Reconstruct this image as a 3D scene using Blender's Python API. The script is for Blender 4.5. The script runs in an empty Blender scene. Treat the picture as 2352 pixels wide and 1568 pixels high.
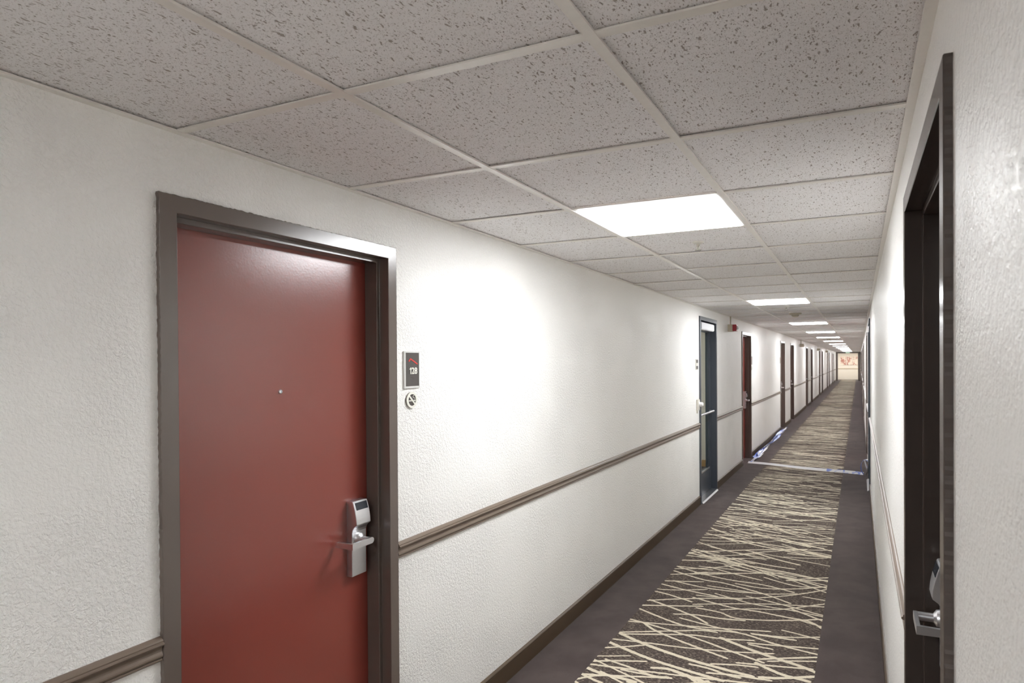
import bpy, bmesh, math, random
from mathutils import Vector, Matrix

# ------------------------------------------------------------------ camera, light, exposure
scene = bpy.context.scene
COL = scene.collection
W_PX, H_PX = 2352.0, 1568.0
ZC = 1.624                      # eye height
XL, XR = -1.6471, 0.1254        # the two corridor walls
H = 2.2324                      # underside of the suspended ceiling
T = 0.6096                      # ceiling module
XA, XB = -1.0667, -0.4571       # the two main runners
YK = 1.0955                     # first cross runner in view
Y_END = 53.0                    # framed opening at the far end
Y_BACK = -9.0


def make_camera():
    f, cx, cy = 1448.54, 1328.21, 839.42
    yaw, pitch, roll = 0.4188, -0.0069, -0.0058
    R = Vector((math.cos(yaw), math.sin(yaw), 0))
    Fh = Vector((-math.sin(yaw), math.cos(yaw), 0))
    U = Vector((0, 0, 1))
    fw = Fh * math.cos(pitch) + U * math.sin(pitch)
    up = -Fh * math.sin(pitch) + U * math.cos(pitch)
    r2 = R * math.cos(roll) + up * math.sin(roll)
    u2 = -R * math.sin(roll) + up * math.cos(roll)
    cam = bpy.data.cameras.new('camera')
    cam.sensor_fit = 'HORIZONTAL'
    cam.sensor_width = 36.0
    cam.lens = f / W_PX * 36.0
    cam.shift_x = (W_PX / 2 - cx) / W_PX
    cam.shift_y = (cy - H_PX / 2) / W_PX
    cam.clip_start = 0.02
    cam.clip_end = 200
    cam.dof.use_dof = True
    cam.dof.focus_distance = 2.4
    cam.dof.aperture_fstop = 9.0
    o = bpy.data.objects.new('camera', cam)
    m = Matrix.Identity(4)
    for i in range(3):
        m[i][0] = r2[i]; m[i][1] = u2[i]; m[i][2] = -fw[i]
    m[2][3] = ZC
    o.matrix_world = m
    COL.objects.link(o)
    scene.camera = o


make_camera()
scene.view_settings.view_transform = 'Standard'
scene.view_settings.look = 'None'
scene.view_settings.exposure = 0.0
scene.view_settings.gamma = 1.0
scene.view_settings.use_curve_mapping = False
scene.cycles.use_denoising = True
scene.cycles.max_bounces = 18
scene.cycles.diffuse_bounces = 14
scene.cycles.use_light_tree = False
scene.cycles.use_adaptive_sampling = True
scene.cycles.adaptive_threshold = 0.06
scene.cycles.adaptive_min_samples = 20
scene.cycles.caustics_reflective = False
scene.cycles.caustics_refractive = False
scene.cycles.glossy_bounces = 5
scene.cycles.transmission_bounces = 6
scene.cycles.sample_clamp_indirect = 0.0
world = bpy.data.worlds.new('world')
scene.world = world
world.use_nodes = True
world.node_tree.nodes['Background'].inputs[0].default_value = (0.8, 0.85, 0.9, 1)
world.node_tree.nodes['Background'].inputs[1].default_value = 0.05

LAMP = 31.0                     # emission of every ceiling panel
LAMP_COL = (0.96, 0.98, 1.0)

# ------------------------------------------------------------------ node helpers


class NT:
    def __init__(self, name):
        self.m = bpy.data.materials.new(name)
        self.m.use_nodes = True
        self.t = self.m.node_tree
        self.b = self.t.nodes['Principled BSDF']

    def n(self, kind, **kw):
        nd = self.t.nodes.new('ShaderNode' + kind)
        for k, v in kw.items():
            setattr(nd, k, v)
        return nd

    def l(self, a, b):
        self.t.links.new(a, b)

    def base(self, col, rough=0.5, metal=0.0, spec=None):
        self.b.inputs['Base Color'].default_value = (*col, 1)
        self.b.inputs['Roughness'].default_value = rough
        self.b.inputs['Metallic'].default_value = metal
        if spec is not None:
            self.b.inputs['Specular IOR Level'].default_value = spec

    def coords(self, scale=(1, 1, 1), world_space=True, rot=(0, 0, 0)):
        mp = self.n('Mapping')
        mp.inputs['Scale'].default_value = scale
        mp.inputs['Rotation'].default_value = rot
        if world_space:
            g = self.n('NewGeometry')
            self.l(g.outputs['Position'], mp.inputs['Vector'])
        else:
            g = self.n('TexCoord')
            self.l(g.outputs['Object'], mp.inputs['Vector'])
        return mp.outputs['Vector']

    def noise(self, vec, scale, detail=3, rough=0.55, dist=0.0):
        nd = self.n('TexNoise')
        nd.inputs['Scale'].default_value = scale
        nd.inputs['Detail'].default_value = detail
        nd.inputs['Roughness'].default_value = rough
        nd.inputs['Distortion'].default_value = dist
        self.l(vec, nd.inputs['Vector'])
        return nd.outputs['Fac']

    def ramp(self, fac, a, b, lo=0.0, hi=1.0):
        nd = self.n('MapRange', interpolation_type='SMOOTHSTEP')
        nd.inputs['From Min'].default_value = a
        nd.inputs['From Max'].default_value = b
        nd.inputs['To Min'].default_value = lo
        nd.inputs['To Max'].default_value = hi
        self.l(fac, nd.inputs['Value'])
        return nd.outputs['Result']

    def math(self, op, a, b=None):
        nd = self.n('Math', operation=op)
        for i, v in enumerate((a, b)):
            if v is None:
                continue
            if isinstance(v, (int, float)):
                nd.inputs[i].default_value = v
            else:
                self.l(v, nd.inputs[i])
        return nd.outputs[0]

    def mix(self, fac, a, b):
        nd = self.n('Mix', data_type='RGBA')
        if isinstance(fac, (int, float)):
            nd.inputs[0].default_value = fac
        else:
            self.l(fac, nd.inputs[0])
        for i, v in ((6, a), (7, b)):
            if isinstance(v, tuple):
                nd.inputs[i].default_value = (*v, 1)
            else:
                self.l(v, nd.inputs[i])
        return nd.outputs[2]

    def color(self, sock):
        self.l(sock, self.b.inputs['Base Color'])

    def bump(self, h, strength, dist):
        nd = self.n('Bump')
        nd.inputs['Strength'].default_value = strength
        nd.inputs['Distance'].default_value = dist
        self.l(h, nd.inputs['Height'])
        self.l(nd.outputs['Normal'], self.b.inputs['Normal'])


def mat_wall():
    m = NT('cream textured wall paint')
    m.base((0.80, 0.765, 0.69), 0.37, spec=0.5)
    v = m.coords()
    a = m.noise(v, 85, 3, 0.65, 0.3)
    plateau = m.ramp(a, 0.36, 0.64)
    b = m.noise(v, 190, 1, 0.6)
    c = m.noise(v, 3.0, 1)
    amount = m.ramp(c, 0.35, 0.65, 0.45, 1.0)
    h = m.math('ADD', m.math('MULTIPLY', plateau, amount), m.math('MULTIPLY', b, 0.55))
    m.bump(h, 0.8, 0.0025)
    d = m.noise(v, 1.4, 1)
    m.color(m.mix(m.ramp(d, 0.3, 0.7), (0.93, 0.92, 0.892), (0.94, 0.93, 0.902)))
    return m.m


def mat_paint(name, col, rough, bs=0.25, scale=120, dist=0.0008, spec=0.5):
    m = NT(name)
    m.base(col, rough, spec=spec)
    v = m.coords()
    h = m.noise(v, scale, 3, 0.55)
    m.bump(h, bs, dist)
    return m.m


def mat_plain(name, col, rough=0.5, metal=0.0, var=0.05):
    m = NT(name)
    m.base(col, rough, metal)
    v = m.coords()
    f = m.noise(v, 60, 2)
    m.color(m.mix(f, tuple(c * (1 - var) for c in col), tuple(min(1, c * (1 + var)) for c in col)))
    return m.m


def mat_tile():
    m = NT('fissured mineral ceiling tile')
    m.base((0.7, 0.67, 0.66), 0.9, spec=0.15)
    g = m.n('NewGeometry')
    oi = m.n('ObjectInfo')
    off = m.n('VectorMath', operation='SCALE')
    comb = m.n('CombineXYZ')
    m.l(oi.outputs['Random'], comb.inputs[0])
    m.l(oi.outputs['Random'], comb.inputs[1])
    m.l(comb.outputs[0], off.inputs[0])
    off.inputs['Scale'].default_value = 17.3
    add = m.n('VectorMath', operation='ADD')
    m.l(g.outputs['Position'], add.inputs[0])
    m.l(off.outputs[0], add.inputs[1])
    # wobble
    wn = m.n('TexNoise'); wn.inputs['Scale'].default_value = 60; wn.inputs['Detail'].default_value = 2
    m.l(add.outputs[0], wn.inputs['Vector'])
    wsub = m.n('VectorMath', operation='SUBTRACT'); wsub.inputs[1].default_value = (0.5, 0.5, 0.5)
    m.l(wn.outputs['Color'], wsub.inputs[0])
    wsc = m.n('VectorMath', operation='SCALE'); wsc.inputs['Scale'].default_value = 0.016
    m.l(wsub.outputs[0], wsc.inputs[0])
    wv = m.n('VectorMath', operation='ADD')
    m.l(add.outputs[0], wv.inputs[0]); m.l(wsc.outputs[0], wv.inputs[1])
    masks = []
    for scl, vs, thr, keep in (((1.0, 0.30, 1.0), 84, 0.17, 0.5), ((1, 0.5, 1), 170, 0.22, 0.4), ((1, 0.8, 1), 330, 0.28, 0.25)):
        mp = m.n('Mapping'); mp.inputs['Scale'].default_value = scl
        mp.inputs['Rotation'].default_value = (0, 0, 0.12)
        m.l(wv.outputs[0], mp.inputs['Vector'])
        vo = m.n('TexVoronoi', voronoi_dimensions='2D')
        vo.inputs['Scale'].default_value = vs
        m.l(mp.outputs[0], vo.inputs['Vector'])
        sep = m.n('SeparateColor')
        m.l(vo.outputs['Color'], sep.inputs[0])
        size = m.ramp(sep.outputs[0], keep, 1.0, 0.0, thr)
        masks.append(m.ramp(m.math('SUBTRACT', vo.outputs['Distance'], size), -0.02, 0.05, 1.0, 0.0))
    big = m.math('MAXIMUM', masks[0], masks[1])
    al = m.math('MAXIMUM', big, m.math('MULTIPLY', masks[2], 0.6))
    tone = m.mix(oi.outputs['Random'], (0.885, 0.87, 0.875), (0.91, 0.895, 0.90))
    m.color(m.mix(m.math('MULTIPLY', al, 0.85), tone, (0.34, 0.29, 0.26)))  # shade inside the fissures is put into the colour too
    m.bump(m.math('MULTIPLY', al, -1.0), 0.7, 0.003)
    return m.m


def mat_carpet_border():
    m = NT('plain plum brown carpet')
    m.base((0.09, 0.066, 0.066), 0.95, spec=0.1)
    v = m.coords()
    a = m.noise(v, 5, 4, 0.6)
    b = m.noise(v, 420, 2)
    c1 = m.mix(m.ramp(a, 0.3, 0.72), (0.066, 0.048, 0.045), (0.105, 0.079, 0.073))  # broad blotches colour in how the brushed pile catches light
    m.color(m.mix(m.math('MULTIPLY', b, 0.45), c1, (0.05, 0.035, 0.035)))
    m.bump(b, 0.8, 0.003)
    m.b.inputs['Sheen Weight'].default_value = 0.15
    return m.m


def mat_carpet_field():
    m = NT('heathered brown carpet field')
    m.base((0.1, 0.08, 0.07), 0.95, spec=0.1)
    v = m.coords((0.28, 1, 1))
    f = m.noise(v, 190, 2, 0.5)
    big = m.noise(m.coords(), 6, 3)
    thr = m.ramp(m.math('ADD', f, m.math('MULTIPLY', big, 0.16)), 0.62, 0.70)
    m.color(m.mix(m.math('MULTIPLY', thr, 0.75), (0.084, 0.066, 0.060), (0.37, 0.31, 0.24)))
    m.bump(m.noise(m.coords(), 420, 2), 0.8, 0.003)
    return m.m


def mat_carpet_cream():
    m = NT('cream carpet yarn')
    v = m.coords()
    f = m.noise(v, 380, 2)
    m.base((0.66, 0.56, 0.39), 0.95, spec=0.1)
    m.color(m.mix(m.ramp(f, 0.3, 0.7), (0.62, 0.545, 0.42), (0.78, 0.705, 0.565)))
    m.bump(f, 0.6, 0.002)
    return m.m


def mat_emit(name, col, strength):
    m = NT(name)
    m.base((0.9, 0.9, 0.9), 0.4)
    m.b.inputs['Emission Color'].default_value = (*col, 1)
    m.b.inputs['Emission Strength'].default_value = strength
    return m.m


def mat_glass():
    m = NT('clear door glass')
    m.base((0.9, 0.95, 0.95), 0.02)
    m.b.inputs['Transmission Weight'].default_value = 1.0
    m.b.inputs['IOR'].default_value = 1.45
    # thin pane: let light pass straight through
    tr = m.n('BsdfTransparent'); tr.inputs[0].default_value = (0.93, 0.97, 0.96, 1)
    gl = m.n('BsdfGlossy'); gl.inputs['Roughness'].default_value = 0.03
    mx = m.n('MixShader')
    mx.inputs[0].default_value = 0.08
    m.l(tr.outputs[0], mx.inputs[1]); m.l(gl.outputs[0], mx.inputs[2])
    m.l(mx.outputs[0], m.t.nodes['Material Output'].inputs['Surface'])
    return m.m


def mat_tape():
    m = NT('white plastic tape with blue print')
    m.base((0.85, 0.86, 0.9), 0.3)
    v = m.coords((1, 1, 1))
    f = m.noise(v, 6.5, 2, 0.6)
    m.color(m.mix(m.ramp(f, 0.57, 0.61), (0.88, 0.88, 0.90), (0.30, 0.38, 0.78)))
    return m.m


def mat_art():
    m = NT('rust red floral print')
    v = m.coords((1, 1, 1))
    f = m.noise(v, 6, 4, 0.6, 1.0)
    g = m.noise(v, 2.3, 2)
    k = m.ramp(m.math('ADD', f, m.math('MULTIPLY', g, 0.5)), 0.68, 0.84)
    m.base((0.8, 0.7, 0.6), 0.6)
    m.color(m.mix(k, (0.86, 0.76, 0.64), (0.50, 0.20, 0.15)))
    return m.m


MAT = dict(
    wall=mat_wall(),
    brown=mat_paint('brown gloss trim paint', (0.140, 0.110, 0.094), 0.23, 0.16, 80, 0.0009, 0.8),
    darkened_brown=mat_paint('darkened brown trim paint', (0.080, 0.063, 0.055), 0.22, 0.2, 70, 0.0008),  # guessed darker brown that also stands in for shade on the frame
    rail=mat_paint('brown chair rail paint', (0.19, 0.145, 0.112), 0.3, 0.15, 60, 0.0006),
    base=mat_paint('brown baseboard paint', (0.085, 0.056, 0.032), 0.42, 0.2, 60, 0.0006),
    red=mat_paint('brick red door paint', (0.265, 0.053, 0.038), 0.23, 0.16, 130, 0.0012, 0.85),
    slate=mat_paint('slate blue door enamel', (0.066, 0.076, 0.092), 0.33, 0.1, 90, 0.0005),
    tile=mat_tile(),
    tee=mat_plain('off white runner enamel', (0.84, 0.81, 0.765), 0.28),
    plenum=mat_plain('plenum backing', (0.25, 0.23, 0.21), 0.9),
    border=mat_carpet_border(), field=mat_carpet_field(), cream=mat_carpet_cream(),
    chrome=mat_plain('satin chrome', (0.80, 0.80, 0.82), 0.36, 1.0, 0.03),
    steel=mat_plain('brushed aluminium', (0.62, 0.63, 0.64), 0.35, 1.0, 0.05),
    black=mat_plain('dark lock window', (0.03, 0.035, 0.045), 0.15),
    lens=mat_emit('lit acrylic lens', LAMP_COL, LAMP),
    white=mat_plain('white enamel', (0.82, 0.82, 0.82), 0.4),
    plastic=mat_plain('off white plastic', (0.68, 0.66, 0.60), 0.45),
    beige=mat_plain('beige painted box', (0.52, 0.47, 0.37), 0.5),
    alarm=mat_plain('alarm red plastic', (0.30, 0.02, 0.03), 0.35),
    signframe=mat_plain('pale silver sign frame', (0.74, 0.74, 0.72), 0.35, 0.15),
    signdark=mat_plain('dark taupe sign panel', (0.085, 0.075, 0.07), 0.45),
    signred=mat_plain('red raised mark', (0.75, 0.07, 0.06), 0.45),
    signwhite=mat_plain('cream raised lettering', (0.80, 0.79, 0.72), 0.5),
    glass=mat_glass(), tape=mat_tape(), art=mat_art(),
    blue=mat_plain('blue plastic tape', (0.20, 0.28, 0.68), 0.3),
    wood=mat_plain('oak baseboard', (0.50, 0.31, 0.13), 0.5),
    endwall=mat_paint('warm cream wall paint', (0.82, 0.76, 0.66), 0.5, 0.3, 60, 0.001),
    tan=mat_plain('tan rail paint', (0.52, 0.42, 0.30), 0.5),
    green=mat_emit('green lit sign face', (0.1, 0.9, 0.35), 0.3),
    brass=mat_plain('dull nickel', (0.42, 0.40, 0.34), 0.45, 0.4),
)

# ------------------------------------------------------------------ mesh helpers


class MB:
    def __init__(self):
        self.v = []; self.f = []

    def box(self, a, b):
        x0, y0, z0 = a; x1, y1, z1 = b
        i = len(self.v)
        self.v += [(x0, y0, z0), (x1, y0, z0), (x1, y1, z0), (x0, y1, z0), (x0, y0, z1), (x1, y0, z1), (x1, y1, z1), (x0, y1, z1)]
        self.f += [(i, i + 3, i + 2, i + 1), (i + 4, i + 5, i + 6, i + 7), (i, i + 1, i + 5, i + 4), (i + 1, i + 2, i + 6, i + 5), (i + 2, i + 3, i + 7, i + 6), (i + 3, i, i + 4, i + 7)]
        return self

    def prism(self, ring_a, ring_b):
        n = len(ring_a); i = len(self.v)
        self.v += list(ring_a) + list(ring_b)
        self.f.append(tuple(range(i + n - 1, i - 1, -1)))
        self.f.append(tuple(range(i + n, i + 2 * n)))
        for k in range(n):
            j = (k + 1) % n
            self.f.append((i + k, i + j, i + n + j, i + n + k))
        return self

    def lathe(self, c, axis, prof, n=24):
        """prof: list of (radius, height along axis) around point c; axis 'x' or 'z'"""
        i = len(self.v)
        for r, h in prof:
            for k in range(n):
                a = 2 * math.pi * k / n
                if axis == 'x':
                    self.v.append((c[0] + h, c[1] + r * math.cos(a), c[2] + r * math.sin(a)))
                else:
                    self.v.append((c[0] + r * math.cos(a), c[1] + r * math.sin(a), c[2] + h))
        for p in range(len(prof) - 1):
            for k in range(n):
                j = (k + 1) % n
                self.f.append((i + p * n + k, i + p * n + j, i + (p + 1) * n + j, i + (p + 1) * n + k))
        self.f.append(tuple(i + k for k in range(n)))
        self.f.append(tuple(i + (len(prof) - 1) * n + k for k in range(n)))
        return self

    def mesh(self, name, mat, smooth=False, flipx=False, bevel=0.0):
        me = bpy.data.meshes.new(name)
        vs = [(-x, y, z) for x, y, z in self.v] if flipx else self.v
        me.from_pydata(vs, [], self.f)
        bm = bmesh.new(); bm.from_mesh(me)
        bmesh.ops.recalc_face_normals(bm, faces=bm.faces)
        if bevel:
            es = [e for e in bm.edges if len(e.link_faces) == 2 and e.calc_face_angle(0) > 0.5]
            bmesh.ops.bevel(bm, geom=es, offset=bevel, segments=2, affect='EDGES', clamp_overlap=True)
        bm.to_mesh(me); bm.free()
        me.materials.append(MAT[mat])
        if smooth:
            for p in me.polygons:
                p.use_smooth = True
            try:
                me.set_sharp_from_angle(angle=math.radians(38))
            except Exception:
                pass
        return me


def link(name, me, parent=None, loc=(0, 0, 0)):
    o = bpy.data.objects.new(name, me)
    COL.objects.link(o)
    o.location = loc
    if parent is not None:
        o.parent = parent
    return o


def tag(o, label=None, cat=None, group=None, kind=None):
    if label: o['label'] = label
    if cat: o['category'] = cat
    if group: o['group'] = group
    if kind: o['kind'] = kind
    return o


def empty(name, loc):
    o = bpy.data.objects.new(name, None)
    o.empty_display_size = 0.1
    COL.objects.link(o)
    o.location = loc
    return o


CACHE = {}


def cached(key, fn):
    if key not in CACHE:
        CACHE[key] = fn()
    return CACHE[key]


ORD = ['first', 'second', 'third', 'fourth', 'fifth', 'sixth', 'seventh', 'eighth', 'ninth', 'tenth', 'eleventh', 'twelfth', 'thirteenth', 'fourteenth']

# ------------------------------------------------------------------ layout of the doors
# (near edge, far edge, frame top, kind)
LEFT = [(1.041, 1.947, 2.066, 'red'), (7.045, 7.97, 2.128, 'glazed'), (9.87, 10.765, 2.068, 'red')]
LEFT += [(y, y + 0.9, 2.068, 'red') for y in (15.08, 17.38, 22.6, 25.05, 30.2, 32.7, 37.9, 40.5, 45.5, 47.9)]
RIGHT = [(1.058, 1.958, 2.068, 'red'), (8.5, 9.42, 2.128, 'slate')]
RIGHT += [(y, y + 0.9, 2.068, 'red') for y in (11.2, 18.8, 21.3, 26.4, 28.9, 34.0, 36.5, 41.6, 44.1)]
WALL_T = 0.16


def wall_mesh(openings, y0, y1):
    mb = MB()
    top = H + 0.12
    prev = y0
    th = WALL_T
    for a, b, zt, kind in openings:
        a2, b2, z2 = a + 0.02, b - 0.02, zt - 0.02
        mb.box((-th, prev, 0), (0, a2, top))
        mb.box((-WALL_T, a2, z2), (0, b2, top))
        prev = b2
        th = 0.07 if kind == 'glazed' else WALL_T      # thin partition beside the stair lobby
    mb.box((-WALL_T, prev, 0), (0, y1, top))
    return mb


tag(link('wall_left', wall_mesh(LEFT, Y_BACK, Y_END + 0.0).mesh('wall_left', 'wall'), None, (XL, 0, 0)),
    'long cream textured corridor wall holding door 128', 'wall', kind='structure')
tag(link('wall_right', wall_mesh(RIGHT, Y_BACK, Y_END).mesh('wall_right', 'wall', flipx=True), None, (XR, 0, 0)),
    'cream textured wall close on the right of the corridor', 'wall', kind='structure')
tag(link('wall_back', MB().box((XL - 0.16, Y_BACK - 0.16, 0), (XR + 0.16, Y_BACK, H + 0.12)).mesh('wall_back', 'wall')),
    'cream wall closing the corridor behind the viewpoint', 'wall', kind='structure')

# floor: plain plum border, patterned inlay, raised cream strokes
floor = tag(link('floor', MB().box((XL - 0.16, Y_BACK, -0.1), (XR + 0.16, 57.0, 0)).mesh('floor', 'border')),
            'plum brown corridor carpet with a cream streaked centre strip', 'floor', kind='structure')
CX0, CX1 = -1.320, -0.212
tag(link('carpet_inlay', MB().box((CX0, Y_BACK + 0.2, -0.002), (CX1, 56.2, 0.0006)).mesh('carpet_inlay', 'field'), floor),
    'dark heathered centre strip of the carpet')
TRACED = [
    (1, [(-1.331,3.391),(-1.015,3.276),(-0.625,3.2)]),
    (1, [(-1.314,3.529),(-1.112,3.439),(-0.828,3.357),(-0.493,3.306)]),
    (0, [(-1.224,3.724),(-1.072,3.616),(-0.655,3.452)]),
    (0, [(-1.33,3.931),(-0.965,3.778),(-0.656,3.807),(-0.445,3.741),(-0.205,3.695)]),
    (0, [(-1.334,3.746),(-1.209,3.721),(-0.897,3.641),(-0.668,3.554),(-0.466,3.479)]),
    (0, [(-1.321,3.709),(-1.039,3.767),(-0.779,3.826),(-0.483,3.902)]),
    (0, [(-1.316,3.536),(-1.046,3.669),(-0.864,3.755),(-0.772,3.761)]),
    (0, [(-1.308,3.514),(-1.064,3.611),(-0.911,3.668),(-0.726,3.691),(-0.556,3.74)]),
    (0, [(-1.324,3.434),(-1.126,3.464),(-0.899,3.492),(-0.66,3.543),(-0.43,3.613)]),
    (0, [(-1.326,3.309),(-1.221,3.369),(-1.117,3.434)]),
    (0, [(-1.322,3.137),(-1.191,3.198),(-1.048,3.251)]),
    (0, [(-1.271,3.187),(-1.146,3.159),(-0.978,3.115),(-0.894,3.132)]),
    (1, [(-1.329,3.06),(-1.221,3.029),(-1.115,3.025),(-1.028,3.014)]),
    (0, [(-1.324,2.985),(-1.188,3.024),(-1.027,3.081),(-0.876,3.128)]),
    (0, [(-1.325,2.922),(-1.265,2.985),(-1.201,3.025)]),
    (0, [(-1.153,3.11),(-1.013,3.112),(-0.941,3.112)]),
    (1, [(-1.013,3.19),(-0.929,3.213),(-0.822,3.189),(-0.722,3.158)]),
    (0, [(-0.838,3.312),(-0.732,3.304),(-0.616,3.271),(-0.553,3.267)]),
    (0, [(-0.732,3.358),(-0.604,3.399),(-0.489,3.419)]),
    (0, [(-0.732,3.253),(-0.584,3.285),(-0.404,3.301)]),
    (1, [(-0.754,3.703),(-0.615,3.637),(-0.448,3.569),(-0.306,3.527),(-0.198,3.476)]),
    (0, [(-0.431,3.95),(-0.315,3.924),(-0.2,3.893)]),
    (0, [(-0.593,3.693),(-0.455,3.718),(-0.2,3.776)]),
    (0, [(-0.584,3.673),(-0.442,3.663)]),
    (0, [(-0.511,3.508),(-0.368,3.583),(-0.2,3.666)]),
    (0, [(-0.458,3.507),(-0.338,3.561),(-0.2,3.614)]),
    (0, [(-0.609,3.424),(-0.513,3.445),(-0.358,3.479),(-0.222,3.511)]),
    (1, [(-0.517,3.47),(-0.377,3.393),(-0.224,3.367)]),
    (1, [(-0.477,3.312),(-0.371,3.346),(-0.202,3.437)]),
    (0, [(-1.094,3.929),(-0.949,3.972),(-0.809,3.975),(-0.649,4.003)]),
    (0, [(-1.042,3.885),(-0.886,3.851),(-0.657,3.81)]),
    (0, [(-1.309,4.104),(-1.124,4.025),(-0.956,3.94),(-0.855,3.864)]),
    (0, [(-1.326,3.986),(-1.119,4.062),(-0.942,4.129)]),
    (0, [(-1.317,4.079),(-1.117,4.196),(-0.89,4.304),(-0.727,4.352)]),
    (0, [(-1.32,4.268),(-1.199,4.239),(-1.027,4.171)]),
    (0, [(-1.319,4.316),(-1.197,4.344),(-0.983,4.447)]),
    (0, [(-1.318,4.426),(-1.124,4.375),(-0.89,4.338)]),
    (0, [(-1.314,4.496),(-1.168,4.545),(-1.042,4.588)]),
    (0, [(-1.263,4.525),(-1.029,4.475),(-0.832,4.476),(-0.654,4.506)]),
    (0, [(-1.007,4.521),(-0.8,4.513),(-0.61,4.513),(-0.391,4.607)]),
    (0, [(-1.314,4.648),(-1.209,4.706),(-1.059,4.797)]),
    (0, [(-1.315,4.744),(-1.065,4.635),(-0.898,4.617),(-0.61,4.513),(-0.416,4.4)]),
    (0, [(-1.308,4.848),(-1.093,4.756),(-0.874,4.703),(-0.634,4.692),(-0.414,4.62)]),
    (0, [(-1.083,4.943),(-0.904,4.863),(-0.654,4.784)]),
    (0, [(-1.048,4.259),(-0.778,4.183),(-0.6,4.179),(-0.427,4.157),(-0.287,4.143),(-0.202,4.056)]),
    (0, [(-0.924,4.391),(-0.653,4.299),(-0.405,4.282),(-0.202,4.253)]),
    (0, [(-0.83,4.116),(-0.64,4.212),(-0.473,4.273),(-0.305,4.406),(-0.206,4.489)]),
    (0, [(-0.984,4.085),(-0.828,4.072),(-0.706,4.019),(-0.485,4.077),(-0.204,4.216)]),
    (0, [(-1.017,4.132),(-0.789,4.241),(-0.516,4.347),(-0.204,4.429)]),
    (0, [(-1.036,4.304),(-0.738,4.37),(-0.445,4.55),(-0.198,4.786)]),
    (0, [(-0.716,4.423),(-0.52,4.376),(-0.203,4.272)]),
    (0, [(-0.359,4.564),(-0.198,4.546)]),
    (0, [(-0.559,4.915),(-0.344,4.865),(-0.205,4.79)]),
    (0, [(-0.748,5.042),(-0.502,4.9),(-0.201,4.699)]),
    (0, [(-0.408,4.311),(-0.199,4.181)]),
    (0, [(-0.359,4.149),(-0.204,4.09)]),
    (0, [(-0.831,4.645),(-0.625,4.623),(-0.407,4.704),(-0.203,4.839)]),
    (0, [(-0.72,5.025),(-0.427,4.945)]),
    (0, [(-0.497,4.851),(-0.205,4.975)]),
    (0, [(-0.657,4.861),(-0.412,4.762),(-0.207,4.825)]),
    (0, [(-0.595,3.829),(-0.396,3.856),(-0.206,3.938)]),
    (0, [(-0.588,3.823),(-0.333,3.836)]),
]


def carpet_strokes():
    rnd = random.Random(11)
    mb = MB()

    def stroke(pts, w, step):
        # resample the polyline through a smooth curve
        P = []
        n = len(pts)
        for i in range(n - 1):
            p0 = Vector(pts[max(i - 1, 0)]); p1 = Vector(pts[i]); p2 = Vector(pts[i + 1]); p3 = Vector(pts[min(i + 2, n - 1)])
            m = max(2, int((p2 - p1).length / step))
            for k in range(m):
                t = k / m
                P.append(0.5 * ((2 * p1) + (p2 - p0) * t + (2 * p0 - 5 * p1 + 4 * p2 - p3) * t * t + (3 * p1 - p0 - 3 * p2 + p3) * t ** 3))
        P.append(Vector(pts[-1]))
        P = [p for p in P if CX0 - 0.03 < p.x < CX1 + 0.03]
        if len(P) < 3:
            return
        z = 0.0012 + rnd.random() * 0.0006
        i0 = len(mb.v)
        for k, p in enumerate(P):
            q = P[min(k + 1, len(P) - 1)] - P[max(k - 1, 0)]
            nn = Vector((-q.y, q.x)).normalized()
            e = min(k, len(P) - 1 - k)
            ww = w * (0.55 if e == 0 else 0.9 if e == 1 else 1.0)
            for s in (-1, 1):
                h = s * (ww / 2 + rnd.uniform(-1, 1) * min(0.0018, w * 0.12))
                x = min(max(p.x + nn.x * h, CX0), CX1)
                mb.v.append((x, p.y + nn.y * h, z))
        for k in range(len(P) - 1):
            a = i0 + 2 * k
            mb.f.append((a, a + 1, a + 3, a + 2))

    for wide, pts in TRACED:
        stroke(pts, (0.025 if wide else 0.0160) * rnd.uniform(0.9, 1.15), 0.012)
    y = -3.0
    while y < 56.0:
        y += rnd.expovariate(29.0 if y < 5.5 else 44.0)
        if 3.25 < y < 4.75:
            continue
        ang = math.radians(rnd.choice((-1, -1, 1)) * rnd.uniform(6, 31))
        ln = rnd.choice((0.3, 0.45, 0.6, 0.8, 1.0)) * rnd.uniform(0.8, 1.2)
        cx = rnd.uniform(CX0 - 0.05, CX1 + 0.05)
        bend = rnd.uniform(-0.09, 0.09) * ln
        pts = []
        for t in (-1, -0.4, 0.2, 1):
            u = t * ln / 2
            vv = bend * (1 - t * t)
            pts.append((cx + u * math.cos(ang) - vv * math.sin(ang), y + u * math.sin(ang) + vv * math.cos(ang)))
        if min(p[1] for p in pts) < Y_BACK + 0.3 or max(p[1] for p in pts) > 56.1:
            continue
        stroke(pts, rnd.choice((0.012, 0.015, 0.017, 0.023)) * rnd.uniform(0.9, 1.1), 0.012 if y < 9 else 0.05)
    return mb


tag(link('carpet_strokes', carpet_strokes().mesh('carpet_strokes', 'cream'), floor), 'cream crossing yarn strokes', kind='stuff')

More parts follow.
